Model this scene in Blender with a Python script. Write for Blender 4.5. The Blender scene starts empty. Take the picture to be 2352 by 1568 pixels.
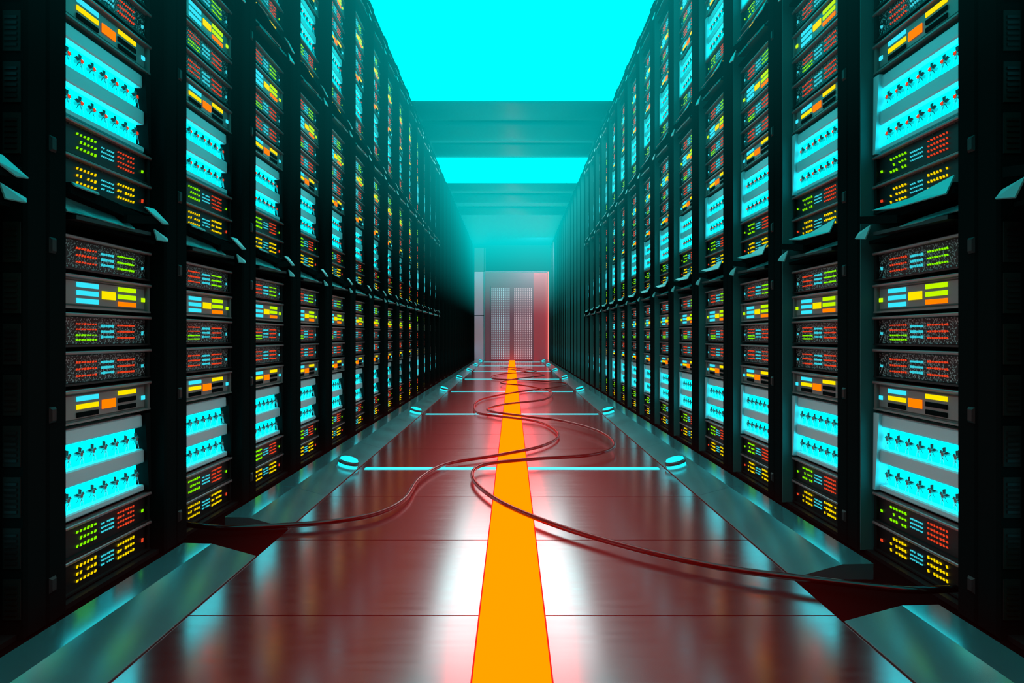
import bpy, math, random
from mathutils import Vector
random.seed(7)
sc = bpy.context.scene
C = sc.collection
sc.view_settings.view_transform = 'Standard'
sc.view_settings.look = 'None'

# ------------------------------------------------------------------ materials
def mat(name, col, rough=.5, metal=0., emit=None, es=0., sample=True, spec=.5):
    m = bpy.data.materials.new(name); m.use_nodes = True
    b = m.node_tree.nodes['Principled BSDF']
    b.inputs['Base Color'].default_value = (*col, 1)
    b.inputs['Roughness'].default_value = rough
    b.inputs['Metallic'].default_value = metal
    b.inputs['Specular IOR Level'].default_value = 0 if emit else spec
    if emit:
        b.inputs['Emission Color'].default_value = (*emit, 1)
        b.inputs['Emission Strength'].default_value = es
        m.cycles.emission_sampling = 'FRONT' if sample else 'NONE'
    return m
def diffuse(name, col):
    m = bpy.data.materials.new(name); m.use_nodes = True; nt=m.node_tree
    nt.nodes.remove(nt.nodes['Principled BSDF'])
    d = nt.nodes.new('ShaderNodeBsdfDiffuse'); d.inputs[0].default_value=(*col,1)
    nt.links.new(d.outputs[0], nt.nodes['Material Output'].inputs[0]); return m
def glow(name, col, es, sample=False):
    m = bpy.data.materials.new(name); m.use_nodes = True; nt=m.node_tree
    nt.nodes.remove(nt.nodes['Principled BSDF'])
    d = nt.nodes.new('ShaderNodeEmission'); d.inputs[0].default_value=(*col,1); d.inputs[1].default_value=es
    nt.links.new(d.outputs[0], nt.nodes['Material Output'].inputs[0])
    m.cycles.emission_sampling = 'FRONT' if sample else 'NONE'
    return m
def noisy(m, scale=40, amt=.12, stretch=(1,1,1), base=None):
    nt = m.node_tree; b = nt.nodes['Principled BSDF']
    tc = nt.nodes.new('ShaderNodeTexCoord'); mp = nt.nodes.new('ShaderNodeMapping')
    mp.inputs['Scale'].default_value = stretch
    n = nt.nodes.new('ShaderNodeTexNoise'); n.inputs['Scale'].default_value = scale
    n.inputs['Detail'].default_value = 1
    mr = nt.nodes.new('ShaderNodeMapRange')
    r = b.inputs['Roughness'].default_value
    mr.inputs['To Min'].default_value = max(0, r-amt); mr.inputs['To Max'].default_value = r+amt
    nt.links.new(tc.outputs['Object'], mp.inputs['Vector']); nt.links.new(mp.outputs[0], n.inputs['Vector'])
    nt.links.new(n.outputs[0], mr.inputs['Value']); nt.links.new(mr.outputs[0], b.inputs['Roughness'])
    return m
M = {}
M['black'] = diffuse('black_metal', (.003,.007,.007))
M['dark'] = mat('dark_plastic', (.006,.010,.010), .38, 0, spec=.2)
M['latch'] = mat('dark_latch', (.012,.02,.02), .5, 0, spec=.1)
M['grey'] = mat('grey_metal', (.12,.2,.19), .4, .3)
M['vent'] = mat('dark_grey_vent', (.008,.016,.015), .6, 0, spec=.1)
M['inner'] = mat('dull_inner_metal', (.02,.12,.12), .5, .1, spec=.2)
M['plate'] = mat('teal_grey_plate', (.1,.42,.42), .4, .2)
M['pale'] = mat('pale_metal', (.24,.66,.7), .4, .15)
M['lip'] = mat('lip_metal', (.2,.2,.2), .35, .5)
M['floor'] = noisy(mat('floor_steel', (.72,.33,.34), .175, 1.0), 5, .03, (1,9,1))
M['slab'] = diffuse('slab_black', (.004,.002,.002))
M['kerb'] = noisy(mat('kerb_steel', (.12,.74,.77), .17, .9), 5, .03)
M['wall'] = diffuse('wall_paint', (.02,.03,.03))
M['ceil'] = mat('ceiling_panel', (.003,.34,.37), .42, 0, spec=.25)
M['endwall'] = mat('end_wall_paint', (.006,.05,.05), .6, 0, spec=.1)
M['lilac'] = mat('pale_wall_panel', (.8,.78,.95), .4)
M['doorm'] = noisy(mat('door_metal', (.34,.19,.25), .4, .1), 12)
M['doorp'] = noisy(mat('door_metal_pink_lit', (.75,.15,.19), .4, .1), 12)  # right side of the surround, pink light put into its colour
M['ring'] = mat('lamp_ring_metal', (.01,.08,.08), .3, .5)
M['cable'] = mat('cable_rubber', (.002,.002,.002), .16, spec=.3)
M['cyan_ceiling'] = glow('cyan_ceiling_light', (0,1,1), 1.5, True)
M['cyan_fan'] = glow('cyan_backlight', (.0,.85,.95), 5, True)
M['cyan_bar'] = glow('cyan_bar_light', (.03,.62,.75), 1.3)
M['cyan_floor'] = glow('cyan_floor_light', (.0,.75,.85), 1.8, True)
M['cyan_lamp'] = glow('cyan_lens', (.0,.75,.85), 1.5, True)
M['cyan_led'] = glow('cyan_led', (.04,.6,.7), 1.0)
M['red_led'] = glow('red_led', (1,.07,.02), .75)
M['green_led'] = glow('green_led', (.25,.9,0), 1.0)
M['yellow_led'] = glow('yellow_led', (1,.72,0), .95)
M['lime_bar'] = glow('lime_bar_light', (.55,.95,0), 1.0)
M['yellow_bar'] = glow('yellow_bar_light', (1,.8,0), 1.0)
M['orange_bar'] = glow('orange_bar_light', (1.3,.2,0), 1.2)
M['strip'] = glow('orange_strip_light', (1,.125,0), 3, True)
M['strip_edge'] = glow('red_strip_edge', (1,.0015,.001), 14, True)
M['pink'] = glow('pink_jamb_glow', (1,.22,.2), 1.2)  # frame side made to glow in place of pink light on metal
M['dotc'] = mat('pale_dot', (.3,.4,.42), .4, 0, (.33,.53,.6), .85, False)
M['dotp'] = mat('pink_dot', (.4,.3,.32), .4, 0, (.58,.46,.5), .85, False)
# tangled wire front: fine flecks
m = mat('wire_mesh_front', (.01,.012,.012), .4, spec=.2); nt = m.node_tree; b = nt.nodes['Principled BSDF']
tc = nt.nodes.new('ShaderNodeTexCoord'); vo = nt.nodes.new('ShaderNodeTexVoronoi'); vo.inputs['Scale'].default_value = 330
cr = nt.nodes.new('ShaderNodeValToRGB'); cr.color_ramp.elements[0].position = .0; cr.color_ramp.elements[0].color = (.002,.003,.003,1)
cr.color_ramp.elements[1].position = .74; cr.color_ramp.elements[1].color = (.008,.012,.012,1)
e = cr.color_ramp.elements.new(.82); e.color = (.2,.4,.4,1)
sp = nt.nodes.new('ShaderNodeSeparateColor')
nt.links.new(tc.outputs['Object'], vo.inputs['Vector']); nt.links.new(vo.outputs['Color'], sp.inputs[0])
nt.links.new(sp.outputs[0], cr.inputs[0]); nt.links.new(cr.outputs[0], b.inputs['Base Color'])
M['wires'] = m

# ------------------------------------------------------------------ mesh helpers
class MB:
    def __init__(s, sx=1): s.v=[]; s.f=[]; s.m=[]; s.mats=[]; s.sx=sx
    def mi(s, k):
        if k not in s.mats: s.mats.append(k)
        return s.mats.index(k)
    def raw(s, vs, fs, k):
        n=len(s.v); s.v += [tuple(p) for p in vs]; i=s.mi(k)
        for f in fs: s.f.append(tuple(n+a for a in f)); s.m.append(i)
    def box(s, x0,x1,y0,y1,z0,z1,k):
        vs=[(x,y,z) for x in (x0,x1) for y in (y0,y1) for z in (z0,z1)]
        s.raw(vs, [(0,1,3,2),(4,6,7,5),(0,4,5,1),(2,3,7,6),(0,2,6,4),(1,5,7,3)], k)
    def cbox(s, x0,x1,y0,y1,z0,z1,k,c=.004):   # box chamfered around the face turned to +-x outer (w) side
        vs=[(x0,y0,z0),(x0,y1,z0),(x0,y1,z1),(x0,y0,z1)]
        xm = x1-c if x1>x0 else x1+c
        vs+=[(xm,y0,z0),(xm,y1,z0),(xm,y1,z1),(xm,y0,z1)]
        vs+=[(x1,y0+c,z0+c),(x1,y1-c,z0+c),(x1,y1-c,z1-c),(x1,y0+c,z1-c)]
        fs=[(0,1,2,3),(8,9,10,11)]
        for a in (0,4):
            for i in range(4): j=(i+1)%4; fs.append((a+i,a+j,a+4+j,a+4+i))
        s.raw(vs,fs,k)
    # unit-local: u = along aisle, v = up, w = out into the aisle
    def u(s,u0,u1,v0,v1,w0,w1,k): s.box(s.sx*w0,s.sx*w1,u0,u1,v0,v1,k)
    def uc(s,u0,u1,v0,v1,w0,w1,k,c=.004): s.cbox(s.sx*w0,s.sx*w1,u0,u1,v0,v1,k,c)
    def mesh(s, name):
        me=bpy.data.meshes.new(name); me.from_pydata(s.v,[],s.f)
        for k in s.mats: me.materials.append(M[k])
        me.polygons.foreach_set('material_index', s.m)
        import bmesh
        bm=bmesh.new(); bm.from_mesh(me); bmesh.ops.recalc_face_normals(bm, faces=bm.faces[:]); bm.to_mesh(me); bm.free()
        me.update(); return me
def ob(name, data, parent=None, loc=(0,0,0), smooth=False):
    if isinstance(data, MB): data = data.mesh(name)
    o=bpy.data.objects.new(name, data); C.objects.link(o); o.location=loc
    if parent: o.parent=parent
    if smooth and data:
        for p in data.polygons: p.use_smooth=True
    return o
def tag(o,label=None,cat=None,group=None,kind=None):
    if label: o['label']=label
    if cat: o['category']=cat
    if group: o['group']=group
    if kind: o['kind']=kind
    return o

H=.66; F=1568.; WP=1.057; REC=.05; PITCH=.6; Y0=1.554; NR=29; TIER=1.013; TOP=3.165
WALLY=18.95; CEIL=3.2
ORD=['zeroth','first','second','third','fourth','fifth','sixth','seventh','eighth','ninth','tenth','eleventh','twelfth','thirteenth','fourteenth','fifteenth','sixteenth','seventeenth','eighteenth','nineteenth','twentieth','twenty-first','twenty-second','twenty-third','twenty-fourth','twenty-fifth','twenty-sixth','twenty-seventh','twenty-eighth','twenty-ninth','thirtieth']

# ------------------------------------------------------------------ setting
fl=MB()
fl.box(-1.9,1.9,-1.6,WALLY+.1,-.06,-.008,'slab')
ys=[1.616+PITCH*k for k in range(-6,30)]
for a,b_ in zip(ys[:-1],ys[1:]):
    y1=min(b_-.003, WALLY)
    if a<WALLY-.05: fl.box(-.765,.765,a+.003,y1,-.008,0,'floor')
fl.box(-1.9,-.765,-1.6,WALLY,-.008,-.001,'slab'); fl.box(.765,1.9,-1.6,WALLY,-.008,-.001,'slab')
tag(ob('floor',fl),kind='structure')
w=MB(); w.box(-1.9,-1.8,-1.6,WALLY+.1,-.06,CEIL+.1,'wall'); tag(ob('wall_left',w),kind='structure')
w=MB(); w.box(1.8,1.9,-1.6,WALLY+.1,-.06,CEIL+.1,'wall'); tag(ob('wall_right',w),kind='structure')
w=MB(); w.box(-1.8,1.8,-1.6,-1.5,0,CEIL,'wall'); tag(ob('wall_near',w),kind='structure')
w=MB(); w.box(-1.8,1.8,WALLY,WALLY+.1,0,CEIL,'endwall'); tag(ob('wall_far',w),kind='structure')
w=MB(); w.box(-1.9,1.9,-1.6,WALLY+.1,CEIL,CEIL+.1,'ceil')
tag(ob('ceiling',w),kind='structure')
# shallow rounded ceiling beams between the racks
n=0
for (a,b_,d) in ((7.31,8.0,.05),(8.02,8.8,.075),(8.95,9.64,.03),(11.22,11.9,.04),(12.1,12.9,.06),(13.3,14.2,.06)):
    n+=1; w=MB(); N=10
    pr=[(a+(b_-a)*i/N, CEIL-.001-d*math.sin(math.pi*i/N)**.6) for i in range(N+1)]
    vs=[(x_,y_,z_) for x_ in (-1.05,1.05) for (y_,z_) in pr]
    w.raw(vs,[tuple(range(N+1)),tuple(range(2*N+1,N,-1)),(0,N+1,2*N+1,N)]+[(i,i+1,N+2+i,N+1+i) for i in range(N)],'ceil')
    o=tag(ob('trim_%d'%n,w),kind='structure')
    for p in o.data.polygons:
        if len(p.vertices)==4: p.use_smooth=True
# side kerbs, each with a cable gap near the camera
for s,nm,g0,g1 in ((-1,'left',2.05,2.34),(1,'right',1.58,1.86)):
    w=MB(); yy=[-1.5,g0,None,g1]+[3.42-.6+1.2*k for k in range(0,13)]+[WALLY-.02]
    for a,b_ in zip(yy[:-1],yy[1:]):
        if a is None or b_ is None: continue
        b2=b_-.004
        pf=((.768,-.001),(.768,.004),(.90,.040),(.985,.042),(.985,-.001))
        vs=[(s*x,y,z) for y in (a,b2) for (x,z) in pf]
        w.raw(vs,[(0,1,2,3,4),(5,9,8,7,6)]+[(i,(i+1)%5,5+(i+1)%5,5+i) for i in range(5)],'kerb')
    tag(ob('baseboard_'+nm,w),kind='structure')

# far door
d=tag(ob('door_1',None,loc=(0,WALLY,0)),kind='structure')
def fr(x0,x1,z0,z1,dy,k,mb): mb.box(x0,x1,-dy,-.001,z0,z1,k)
w=MB(); fr(-.77,-.75,0,2.46,.07,'pale',w); fr(.99,1.01,0,2.46,.07,'pink',w); fr(-.75,.985,2.445,2.46,.07,'lilac',w); ob('door_frame',w,d)
w=MB(); fr(-.745,.6,.0,2.43,.02,'doorm',w); fr(.6,.98,.0,2.43,.02,'doorp',w); ob('door_surround',w,d)
for (x0,x1,k) in ((-.59,-.045,'dotc'),(.04,.575,'dotp')):
    w=MB(); fr(x0,x1,.01,2.05,.05,'doorm',w); lf=ob('door_leaf',w,d)
    w=MB(); nx,nz=10,40
    for i in range(nx):
        for j in range(nz):
            cx=x0+.012+(x1-x0-.024)*(i+.5)/nx; cz=.04+1.97*(j+.5)/nz
            w.box(cx-.014,cx+.014,-.056,-.0501,cz-.015,cz+.015,k)
    ob('perforated_panel',w,lf)
w=MB(); fr(-.043,.038,.0,2.05,.045,'doorm',w); ob('centre_post',w,d)
w=MB(); fr(-1.04,-.78,0,1.235,.04,'lilac',w); fr(-1.04,-.78,1.255,2.46,.04,'lilac',w); fr(-1.04,-.78,2.48,3.12,.04,'grey',w); tag(ob('trim_7',w,loc=(0,WALLY,0)),kind='structure')
w=MB(); fr(-.76,-.74,2.47,3.12,.03,'pale',w); tag(ob('trim_8',w,loc=(0,WALLY,0)),kind='structure')

# ------------------------------------------------------------------ ceiling lights
for (a,b_,lab) in ((-1.2,7.3,'huge glowing cyan ceiling light panel, the nearest and largest'),(9.66,11.2,'smaller glowing cyan ceiling light panel further down the aisle')):
    t=tag(ob('ceiling_light',None,loc=(0,(a+b_)/2,CEIL)),lab,'ceiling light')
    h=(b_-a)/2
    w=MB(); w.box(-1.12,1.12,-h,h,-.02,-.006,'cyan_ceiling'); ob('diffuser',w,t)
    w=MB(); w.box(-1.13,1.13,-h-.01,h+.01,-.006,-.001,'grey'); ob('housing',w,t)

# ------------------------------------------------------------------ floor lights
t=tag(ob('floor_light_strip',None,loc=(0,9.6,0)),'long glowing orange strip light running down the middle of the floor','light strip')
w=MB(); w.box(-.075,.075,-9.1,9.2,.0005,.010,'strip'); ob('diffuser',w,t)
for s in (-1,1):
    w=MB(); w.box(s*.0755,s*.0785,-9.1,9.2,.0005,.009,'strip_edge'); ob('edge_light',w,t)
LY=[3.42+2.4*k for k in range(7)]
for i,y in enumerate(LY):
    w=MB(); hw=.021 if i==0 else .016
    for s in (-1,1): w.box(s*.08,s*.735,-hw,hw,.0005,.003,'cyan_floor')
    tag(ob('floor_light_bar',w,loc=(0,y,0)),'thin glowing cyan line across the floor, %s from the camera'%ORD[i+1],'floor light','cyan light lines across the floor')
def disc(mb,r,z0,z1,k,n=32,c=0):
    vs=[(r*math.cos(2*math.pi*i/n),r*math.sin(2*math.pi*i/n),z0) for i in range(n)]
    vs+=[((r-c)*math.cos(2*math.pi*i/n),(r-c)*math.sin(2*math.pi*i/n),z1) for i in range(n)]
    mb.raw(vs,[tuple(range(n)),tuple(range(n,2*n))]+[(i,(i+1)%n,n+(i+1)%n,n+i) for i in range(n)],k)
w=MB(); disc(w,.053,.007,.018,'ring'); disc(w,.053,.0181,.024,'ring',c=.005); m_ring=w.mesh('base_ring')
w=MB(); disc(w,.049,.001,.0068,'cyan_floor'); disc(w,.046,.0242,.030,'cyan_lamp',c=.003); disc(w,.043,.0301,.035,'cyan_lamp',c=.010); m_dome=w.mesh('light_dome')
for s,nm in ((-1,'left'),(1,'right')):
    for i,y in enumerate(LY):
        t=tag(ob('kerb_light',None,loc=(s*.822,y,.0205)),'round glowing cyan light on the %s kerb, %s from the camera'%(nm,ORD[i+1]),'floor light','round cyan kerb lights')
        t.rotation_euler=(0,-s*math.radians(15.3),0)
        ob('base_ring',m_ring,t); ob('light_dome',m_dome,t)

# ------------------------------------------------------------------ racks
def rack_meshes(s,near):
    sx=-s  # aisle direction in x: left wall (s=-1) -> +1
    P={}
    x=lambda w: sx*w                # w=0 at post front plane, negative into the rack
    def bx(mb,w0,w1,y0,y1,z0,z1,k): mb.box(x(w0),x(w1),y0,y1,z0,z1,k)
    a=MB(); a.cbox(x(-.12),x(0),.001,.069,.0,TOP,'black',.006); P['post_near']=a
    a=MB(); a.cbox(x(-.12),x(0),.531,.599,.0,TOP,'black',.006); P['post_far']=a
    a=MB(); bx(a,-.6,-.12,.001,.02,0,TOP,'black'); P['side_near']=a
    a=MB(); bx(a,-.6,-.12,.58,.599,0,TOP,'black'); P['side_far']=a
    if s>0:
        a=MB(); bx(a,-.119,-.006,.5265,.5305,.01,TOP-.05,'inner'); P['inner']=a
    a=MB(); bx(a,-.6,-.585,.02,.58,0,TOP,'black'); P['back']=a
    a=MB(); bx(a,-.585,0-.01,.07,.53,TOP-.04,TOP,'black'); P['top']=a
    a=MB(); bx(a,-.585,-.02,.07,.53,0,.012,'dark'); P['plinth']=a
    a=MB(); bx(a,-.052,-.006,.5298,.5309,.03,2.02,'black')
    for t in range(2):
        for q in range(8):
            z=.045+TIER*t+q*.111
            bx(a,-.048,-.010,.5265,.5304,z,z+.088,'vent')
            for r_ in range(6): bx(a,-.043,-.016,.5240,.5270,z+.010+r_*.012,z+.016+r_*.012,'dark')
    P['vent']=a
    trays=[]
    for t in range(3):
        z=.935+TIER*t
        if t==2: z=2.985
        a=MB()
        bx(a,-.4,-.03,.072,.524,z+.006,z+.016,'black')
        # folded cable arm: dark slanted links
        def link(u0,z0,u1,z1,th,w0,w1,k):
            vs=[(x(ww),uu,zz+dz) for ww in (w0,w1) for (uu,zz) in ((u0,z0),(u1,z1)) for dz in (0,th)]
            a.raw(vs,[(0,1,3,2),(4,6,7,5),(0,4,5,1),(2,3,7,6),(0,2,6,4),(1,5,7,3)],k)
        link(.075,z+.068,.40,z+.046,.026,-.04,.004,'black')
        link(.30,z+.034,.50,z+.064,.022,-.03,.012,'black')
        link(.10,z+.010,.44,z+.020,.010,-.03,.002,'dark')
        b2=MB()
        def plate(pts,k='plate'):
            vs=[(x(ww),uu,zz) for (uu,zz,ww) in pts]+[(x(ww-.003),uu,zz-.002) for (uu,zz,ww) in pts]
            q=len(pts); b2.raw(vs,[tuple(range(q)),tuple(range(2*q-1,q-1,-1))]+[(i,(i+1)%q,q+(i+1)%q,q+i) for i in range(q)],k)
        if s<0:
            plate([(.078,z+.066,-.03),(.22,z+.058,-.03),(.356,z+.054,-.025),(.345,z+.024,.010),(.20,z+.026,.004),(.078,z+.026,-.006)])
            plate([(.40,z+.098,.006),(.455,z+.100,.006),(.515,z+.066,.018),(.48,z+.062,.018),(.42,z+.082,.016)])
            plate([(.44,z+.040,.012),(.51,z+.022,.016),(.505,z+.012,.02),(.45,z+.010,.016)])
            plate([(.078,z+.096,.004),(.18,z+.092,.006),(.17,z+.084,.016),(.078,z+.086,.014)])
        else:
            plate([(.078,z+.112,-.0),(.25,z+.092,.004),(.44,z+.094,.006),(.30,z+.074,.02),(.078,z+.068,.02)])
            plate([(.078,z+.046,-.03),(.26,z+.038,-.02),(.30,z+.024,.006),(.20,z+.022,.004),(.078,z+.028,-.01)])
            plate([(.44,z+.052,.010),(.50,z+.038,.014),(.515,z+.022,.018),(.46,z+.014,.016)])
        trays.append((a.mesh('cable_tray'),b2.mesh('tray_plate')))
    P={k:v.mesh(k) for k,v in P.items()}
    lat=MB(); lat.cbox(x(0),x(.005),.004,.028,-.018,.018,'latch',.005); P['latch']=lat.mesh('latch')
    return P,trays
for s,nm in ((-1,'left'),(1,'right')):
    P,trays=rack_meshes(s,True)
    for k in range(-1,NR):
        lab=('black server rack cut off by the %s edge of the picture'%nm) if k<0 else 'tall black server rack, %s from the camera in the %s row'%(ORD[k+1],nm)
        r=tag(ob('server_rack',None,loc=(s*WP,Y0+PITCH*k,0)),lab,'server rack','server racks lining the aisle')
        ob('front_post',P['post_near'],r); ob('front_post',P['post_far'],r)
        ob('side_panel',P['side_near'],r); ob('side_panel',P['side_far'],r)
        if s>0 and k>=0: tag(ob('inner_panel',P['inner'],r),'teal-grey inner side panel')
        if k==-1: ob('side_vent',P['vent'],r)
        ob('back_panel',P['back'],r); ob('top_panel',P['top'],r); ob('plinth',P['plinth'],r)
        for t,(a,b_) in enumerate(trays):
            if k<14:
                c=ob('cable_tray',a,r); ob('tray_plate',b_,c)
        if -1<k<3:
            for t in range(2):
                for z in (.09,.48,.87): ob('latch',P['latch'],r,(0,0,z+TIER*t))

# ------------------------------------------------------------------ rack units
UW=.444
def frame(mb,h,k='dark'):
    mb.u(0,UW,0,.005,-.01,.010,k); mb.u(0,.012,.005,h-.008,-.01,.008,k); mb.u(UW-.014,UW,.005,h-.008,-.01,.008,k)
    mb.uc(0,UW,h-.008,h,-.01,.014,'lip',.002)
def bank(s,u0,u1,v0,v1,nu,nv,k,fu=.36,fv=.40,skip=0):
    mb=MB(-s); du=(u1-u0)/nu; dv=(v1-v0)/nv
    for i in range(nu):
        for j in range(nv):
            if random.random()<skip: continue
            a=u0+du*(i+.5); c=v0+dv*(j+.5)
            sl=du*.1
            h1=dv*fv/2*random.uniform(.65,1.1); w1=du*fu/2*random.uniform(.7,1.1); W=.0035; x=mb.sx
            vs=[(x*.0005,a-w1-sl,c-h1),(x*.0005,a+w1-sl,c-h1),(x*.0005,a+w1+sl,c+h1),(x*.0005,a-w1+sl,c+h1)]
            vs+=[(x*W,p[1],p[2]) for p in vs]
            mb.raw(vs,[(0,1,2,3),(4,5,6,7),(0,1,5,4),(1,2,6,5),(2,3,7,6),(3,0,4,7)],k)
    return mb
SL=[(.10,.19),(.207,.268),(.282,.37)]
def slots(s): return SL if s<0 else [SL[2],SL[1],SL[0]]
def build_kind(kind,s):
    """list of (part name, mesh, label)"""
    out=[]; S=slots(s); h=.086
    if kind in('darkA','darkB'):
        b=MB(-s); b.u(0,UW,0,h-.001,-.34,0,'dark'); frame(b,h)
        for i in range(9): b.u(.03+i*.045,.032+i*.045,.074,.076,0,.003,'grey')
        out.append(('body',b))
        c1,c3=('green_led','red_led') if kind=='darkA' else ('yellow_led','yellow_led')
        out.append(('led_bank',bank(s,*S[0],.014,.068,6,3,c1,skip=.05)))
        out.append(('led_bank',bank(s,*S[1],.024,.058,7,3,'cyan_led',skip=.08)))
        out.append(('led_bank',bank(s,*S[2],.014,.068,7,4 if kind=='darkA' else 3,c3,skip=.05)))
        out.append(('status_light',bank(s,.408,.417,.03,.042,1,1,'green_led' if kind=='darkA' else 'red_led',.9,.9)))
    elif kind in('net0','net1','net2'):
        b=MB(-s); b.u(0,UW,0,h-.001,-.34,-.002,'dark'); frame(b,h); out.append(('body',b))
        p=MB(-s); p.u(.014,UW-.016,.007,h-.01,-.002,.0003,'wires'); out.append(('wire_front',p))
        c={'net0':('red_led','green_led'),'net1':('green_led','red_led'),'net2':('red_led','red_led')}[kind]
        out.append(('led_bank',bank(s,*S[0],.038 if kind=='net1' else .014,.066,8,2 if kind=='net1' else 3,'red_led' if kind=='net1' else c[0],fv=.32)))
        if kind=='net1': out.append(('led_bank',bank(s,*S[0],.012,.036,8,2,'green_led')))
        out.append(('led_bank',bank(s,*S[1],.018,.062,6,3,'cyan_led',.5,.5)))
        out.append(('led_bank',bank(s,*S[2],.014,.066,9,3,c[1],fv=.32)))
        out.append(('status_light',bank(s,.408,.417,.03,.042,1,1,'cyan_led',.9,.9)))
    elif kind in('lime','orange'):
        b=MB(-s); b.u(0,UW,0,h-.001,-.34,-.001,'grey'); frame(b,h,'grey')
        b.uc(.022,UW-.022,.008,h-.012,-.001,.004,'grey',.004); out.append(('body',b))
        def bars(sl,lst):
            mb={}
            for j,k in enumerate(lst):
                v1=.068-j*.0205; mb.setdefault(k,MB(-s)).uc(sl[0],sl[1],v1-.0125,v1,.0042,.0075,k,.001)
            for k,q in mb.items(): out.append(('light_bar' if k!='black' else 'dark_bar',q))
        if kind=='lime':
            bars(S[0],['cyan_bar','cyan_bar','cyan_bar']); bars(S[2],['lime_bar','lime_bar','orange_bar'])
            q=MB(-s); q.uc(*S[1],.030,.052,.0042,.008,'yellow_bar',.001); out.append(('centre_light',q))
            q=MB(-s); q.uc(.402,.418,.032,.044,.0042,.008,'lime_bar',.001); out.append(('status_light',q))
        else:
            bars(S[0],['cyan_bar','yellow_bar','black'] ); bars(S[2],['yellow_bar','black','black'])
            q=MB(-s); q.uc(*S[1],.026,.05,.0042,.008,'orange_bar',.001); out.append(('centre_light',q))
            q=MB(-s); q.uc(.402,.418,.032,.044,.0042,.008,'cyan_bar',.001); out.append(('status_light',q))
    elif kind=='fan':
        h=.232
        b=MB(-s); b.u(0,UW,0,h-.001,-.34,-.03,'pale'); 
        b.uc(0,UW-.02,.192,h-.002,-.03,.002,'pale',.004); b.uc(0,UW-.02,.084,.126,-.03,.002,'pale',.004); b.uc(0,UW-.02,0,.018,-.03,.002,'pale',.004)
        out.append(('body',b))
        for v in (.020,.128):
            q=MB(-s); q.u(.0,UW-.022,v,v+.062,-.0299,-.022,'cyan_fan'); out.append(('backlight',q))
        q=MB(-s); x=q.sx
        vs=[(x*a,u_,v_) for a in(-.03,.012) for (u_,v_) in ((UW-.012,0),(UW,0),(UW-.004,h),(UW-.035,h))]
        q.raw(vs,[(0,1,2,3),(4,5,6,7),(0,1,5,4),(1,2,6,5),(2,3,7,6),(3,0,4,7)],'black' if s<0 else 'pale'); out.append(('side_bracket',q))
    return out,h
def fan_mb(s,mid,cu=0,cv=0,q=None):
    q=q or MB(-s); x=q.sx
    for a in range(5):
        t=a*2*math.pi/5+.3
        pts=[]
        for (rr,dt) in ((.004,-.5),(.017,-.22),(.019,.12),(.005,.5)):
            pts.append((rr*math.cos(t+dt),rr*math.sin(t+dt)))
        vs=[(x*(-.012+.004*(i<2)),cu+p[0],cv+p[1]) for i,p in enumerate(pts)]+[(x*(-.010+.004*(i<2)),cu+p[0],cv+p[1]) for i,p in enumerate(pts)]
        q.raw(vs,[(0,1,2,3),(4,5,6,7),(0,1,5,4),(1,2,6,5),(2,3,7,6),(3,0,4,7)],'inner')
    n=10
    vs=[(x*ww,cu+.006*math.cos(2*math.pi*i/n),cv+.006*math.sin(2*math.pi*i/n)) for ww in(-.0215,-.003) for i in range(n)]
    q.raw(vs,[tuple(range(n)),tuple(range(n,2*n))]+[(i,(i+1)%n,n+(i+1)%n,n+i) for i in range(n)],'grey')
    for e in (-1,1):   # two thin leads
        vs=[(x*ww,cu+e*.002+dd,cv-.004) for ww in(-.004,-.0025) for dd in(-.0006,.0006)]+[(x*ww,cu+e*.009+dd,cv-.029) for ww in(-.004,-.0025) for dd in(-.0006,.0006)]
        q.raw(vs,[(0,1,3,2),(4,5,7,6),(0,1,5,4),(2,3,7,6),(0,2,6,4),(1,3,7,5)],'pale')
    if mid: q.u(cu-.004,cu+.004,cv-.004,cv+.004,-.003,-.001,'red_led')
    return q
FANU=[.03+.052*i for i in range(8)]; FANV=(.051,.159)
STACK=[('darkB',.016),('darkA',.104),('fan',.198),('orange',.440),('net2',.537),('net1',.634),('lime',.731),('net0',.828)]
NAME={'darkA':('server_unit','black server with green, cyan and red light rows','server'),
 'darkB':('server_unit','black server with yellow and cyan light rows','server'),
 'fan':('fan_unit','pale fan unit with two cyan backlit fan rows','fan unit'),
 'orange':('indicator_panel','grey light panel with orange centre block','light panel'),
 'lime':('indicator_panel','grey light panel with yellow centre block','light panel'),
 'net0':('switch_unit','wire-covered unit above the lime-lit panel','network switch'),
 'net1':('switch_unit','wire-covered unit just below the lime-lit panel','network switch'),
 'net2':('switch_unit','wire-covered unit just above the orange-lit panel','network switch')}
GRP={'server_unit':'black servers in the racks','fan_unit':'backlit fan units in the racks','indicator_panel':'glowing light panels in the racks','switch_unit':'wire-covered units in the racks'}
TN=['bottom','middle','top']
KIND_MAX=10
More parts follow.
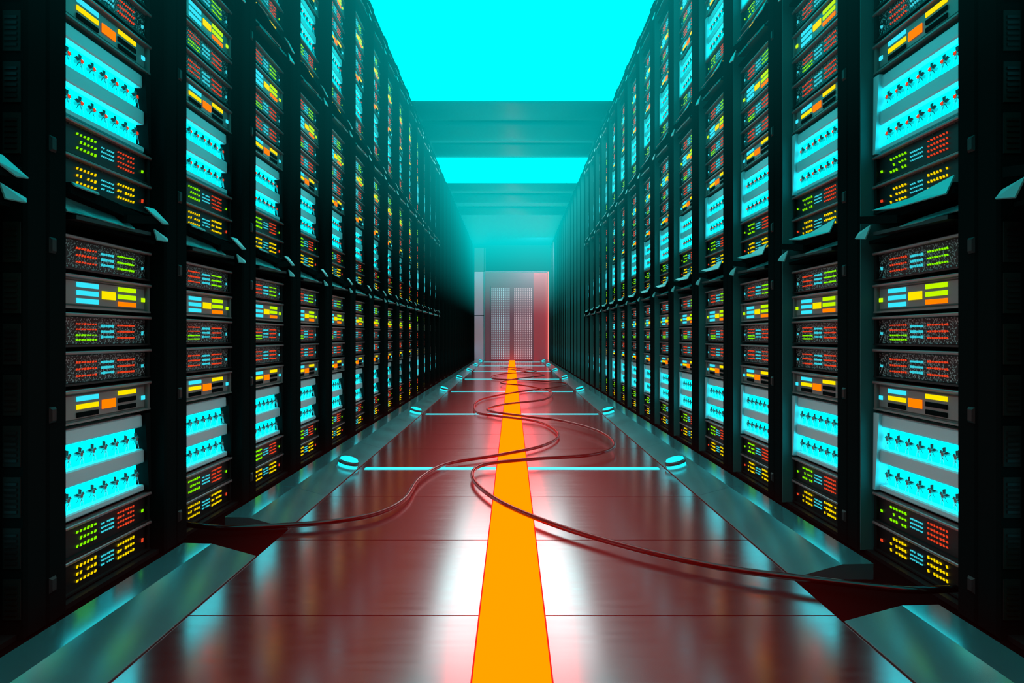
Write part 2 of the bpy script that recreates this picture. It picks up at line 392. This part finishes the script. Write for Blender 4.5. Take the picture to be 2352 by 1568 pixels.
for s,nm in ((-1,'left'),(1,'right')):
    proto={}
    for kind,_ in STACK:
        parts,h=build_kind(kind,s)
        proto[kind]=[(n_,mb.mesh(n_)) for n_,mb in parts]
    fans={mid:fan_mb(s,mid).mesh('fan') for mid in (False,True)}
    rows={}
    for mid in (False,True):
        q=MB(-s)
        for u_ in FANU: fan_mb(s,mid,u_,0,q)
        rows[mid]=q.mesh('fan_row')
    for k in range(0,KIND_MAX):
        y=Y0+PITCH*k+.074
        zmax=H+773/F*(y+.55)+.12
        for t in range(3):
            for kind,z in STACK:
                zz=z+TIER*t
                if zz>zmax: continue
                if t==2 and zz>2.96: continue
                n_,lab,cat=NAME[kind]
                r=tag(ob(n_,None,loc=(s*(WP+REC),y,zz)),'%s, %s tier, %s %s rack'%(lab,TN[t],ORD[k+1],nm),cat,GRP[n_])
                for pn,me in proto[kind]: ob(pn,me,r)
                if kind=='fan':
                    mid=t>0
                    for v in FANV:
                        if k<3:
                            for u_ in FANU: ob('fan',fans[mid],r,(0,u_,v))
                        else: ob('fan_row',rows[mid],r,(0,0,v))
# the many small units further down the aisle
big=MB()
for s in (-1,1):
    S=slots(s)
    for k in [-1]+list(range(KIND_MAX,NR)):
        y=Y0+PITCH*k+.074
        for t in range(3):
            for kind,z in STACK:
                zz=z+TIER*t
                if t==2 and zz>2.96: continue
                X=s*(WP+REC); h=.232 if kind=='fan' else .086
                body={'fan':'pale','lime':'grey','orange':'grey'}.get(kind,'dark')
                def B(u0,u1,v0,v1,w0,w1,m_): big.box(X-s*w0,X-s*w1,y+u0,y+u1,zz+v0,zz+v1,m_)
                B(0,UW,0,h-.001,-.2,0,body)
                if kind=='fan':
                    for v in (.02,.128): B(0,UW-.02,v,v+.06,0,.003,'cyan_led')
                else:
                    cs={'darkA':('green_led','red_led'),'darkB':('yellow_led','yellow_led'),'net0':('red_led','green_led'),'net1':('green_led','red_led'),'net2':('red_led','red_led'),'lime':('cyan_led','green_led'),'orange':('yellow_led','yellow_led')}[kind]
                    for r_ in range(3):
                        v=.016+r_*.02
                        B(*S[0],v,v+.006,0,.003,cs[0]); B(*S[1],v,v+.005,0,.003,'cyan_led'); B(*S[2],v,v+.006,0,.003,cs[1])
tag(ob('server_unit',big),'mass of tiny lit server units in the distant racks of both rows','servers',kind='stuff')

# ------------------------------------------------------------------ cables
def at(x,y,z=.01):
    Y=(H-z)*F/(y-773); return Vector(((x-1176)/F*Y,Y,z))
def tube(name,pts,r,k,n=10,sub=10):
    P=[Vector(p) for p in pts]; Q=[]
    for i in range(len(P)-1):
        p0=P[max(i-1,0)];p1=P[i];p2=P[i+1];p3=P[min(i+2,len(P)-1)]
        for j in range(sub):
            t=j/sub; Q.append(.5*((2*p1)+(p2-p0)*t+(2*p0-5*p1+4*p2-p3)*t*t+(3*p1-p0-3*p2+p3)*t**3))
    Q.append(P[-1]); mb=MB(); vs=[];fs=[]
    for i,q in enumerate(Q):
        d=(Q[min(i+1,len(Q)-1)]-Q[max(i-1,0)]).normalized(); a=d.cross(Vector((0,0,1))).normalized(); b_=a.cross(d)
        for j in range(n):
            an=2*math.pi*j/n; vs.append(q+a*r*math.cos(an)+b_*r*math.sin(an))
    for i in range(len(Q)-1):
        for j in range(n): fs.append((i*n+j,i*n+(j+1)%n,(i+1)*n+(j+1)%n,(i+1)*n+j))
    fs.append(tuple(range(n))); fs.append(tuple((len(Q)-1)*n+j for j in range(n)))
    mb.raw(vs,fs,k); return ob(name,mb,smooth=True)
zc=.0183
A=[(-1.085,2.275,.034)]+[tuple(at(x,y,z)) for x,y,z in ((500,1211,.028),(560,1211,.024),(660,1206,zc),(770,1197,zc),(870,1178,zc),(930,1145,zc),(965,1098,zc),(1030,1064,zc),(1150,1044,zc),(1250,1022,zc),(1282,996,zc),(1235,968,zc),(1140,955,zc),(1091,944,zc),(1105,917,zc),(1190,900,zc),(1270,890,zc),(1300,880,zc),(1215,873,zc),(1130,869,zc),(1150,859,zc),(1230,853,zc),(1205,847,zc),(1150,842,zc))]
tag(tube('cable',A,.009,'cable'),'black cable snaking along the floor from the left racks','cable')
zc=.038
Bp=[(1.085,1.665,.046)]+[tuple(at(x,y,z)) for x,y,z in ((2100,1355,.040),(2000,1346,.032),(1830,1326,.026),(1640,1300,.022),(1440,1255,.022),(1260,1200,.022),(1140,1147,.022),(1086,1098,.024),(1108,1068,.03),(1220,1054,zc),(1360,1044,zc),(1412,1022,zc),(1375,990,zc),(1290,966,zc),(1210,956,zc),(1120,942,zc),(1160,928,zc),(1250,917,zc),(1266,900,zc),(1210,886,zc),(1150,879,zc),(1190,869,zc),(1250,861,zc),(1200,852,zc),(1160,846,zc))]
tag(tube('cable',Bp,.009,'cable'),'black cable curving across the orange strip from the right racks','cable')

# ------------------------------------------------------------------ lamps
def area(name,loc,rot,sx_,sy_,col,e):
    l=bpy.data.lights.new(name,'AREA'); l.shape='RECTANGLE'; l.size=sx_; l.size_y=sy_; l.color=col; l.energy=e
    o=bpy.data.objects.new(name,l); C.objects.link(o); o.location=loc; o.rotation_euler=rot; return o
area('pink_door_lamp',(.7,17.2,2.9),(math.radians(50),0,0),.5,.3,(1,.42,.55),20)
area('red_bloom_fill',(0,8.6,1.0),(0,0,0),.6,17,(1,.012,.008),80)  # unseen fill added to redden the floor beside the strip
for s in (-1,1): area('pale_streak_fill',(s*.66,11.0,3.08),(0,0,0),.75,6.6,(.45,1,1),36)  # unseen pair added for the pale streaks mirrored in the floor

# ------------------------------------------------------------------ world: black, with glowing volume painted as teal haze up high and red bloom at the strip
wd=bpy.data.worlds.new('world'); sc.world=wd; wd.use_nodes=True; nt=wd.node_tree
bg=nt.nodes['Background']; bg.inputs[0].default_value=(0,0,0,1); bg.inputs[1].default_value=0
wd.cycles.volume_step_size=3.0
def mrange(src,f0,f1,t0,t1):
    n_=nt.nodes.new('ShaderNodeMapRange')
    for k,v in (('From Min',f0),('From Max',f1),('To Min',t0),('To Max',t1)): n_.inputs[k].default_value=v
    nt.links.new(src,n_.inputs['Value']); return n_.outputs[0]
def math_(op,a,b_=None):
    n_=nt.nodes.new('ShaderNodeMath'); n_.operation=op; nt.links.new(a,n_.inputs[0])
    if b_ is not None: nt.links.new(b_,n_.inputs[1])
    return n_.outputs[0]
g=nt.nodes.new('ShaderNodeNewGeometry'); sp=nt.nodes.new('ShaderNodeSeparateXYZ')
nt.links.new(g.outputs['Position'],sp.inputs[0])
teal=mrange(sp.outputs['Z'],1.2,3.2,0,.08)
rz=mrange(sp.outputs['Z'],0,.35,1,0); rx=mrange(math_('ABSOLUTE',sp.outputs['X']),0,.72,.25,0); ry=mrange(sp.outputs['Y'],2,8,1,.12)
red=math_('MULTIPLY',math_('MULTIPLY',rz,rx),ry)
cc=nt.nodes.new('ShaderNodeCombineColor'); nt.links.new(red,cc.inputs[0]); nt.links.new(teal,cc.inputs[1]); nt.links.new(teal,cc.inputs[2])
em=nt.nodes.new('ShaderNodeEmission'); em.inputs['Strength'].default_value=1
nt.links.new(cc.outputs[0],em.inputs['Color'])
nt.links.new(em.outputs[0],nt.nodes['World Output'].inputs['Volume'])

# ------------------------------------------------------------------ camera
cd=bpy.data.cameras.new('camera'); cd.lens=24; cd.sensor_width=36; cd.shift_y=-11/2352; cd.clip_start=.02
co=bpy.data.objects.new('camera',cd); C.objects.link(co); co.location=(0,0,H); co.rotation_euler=(math.pi/2,0,0)
sc.camera=co
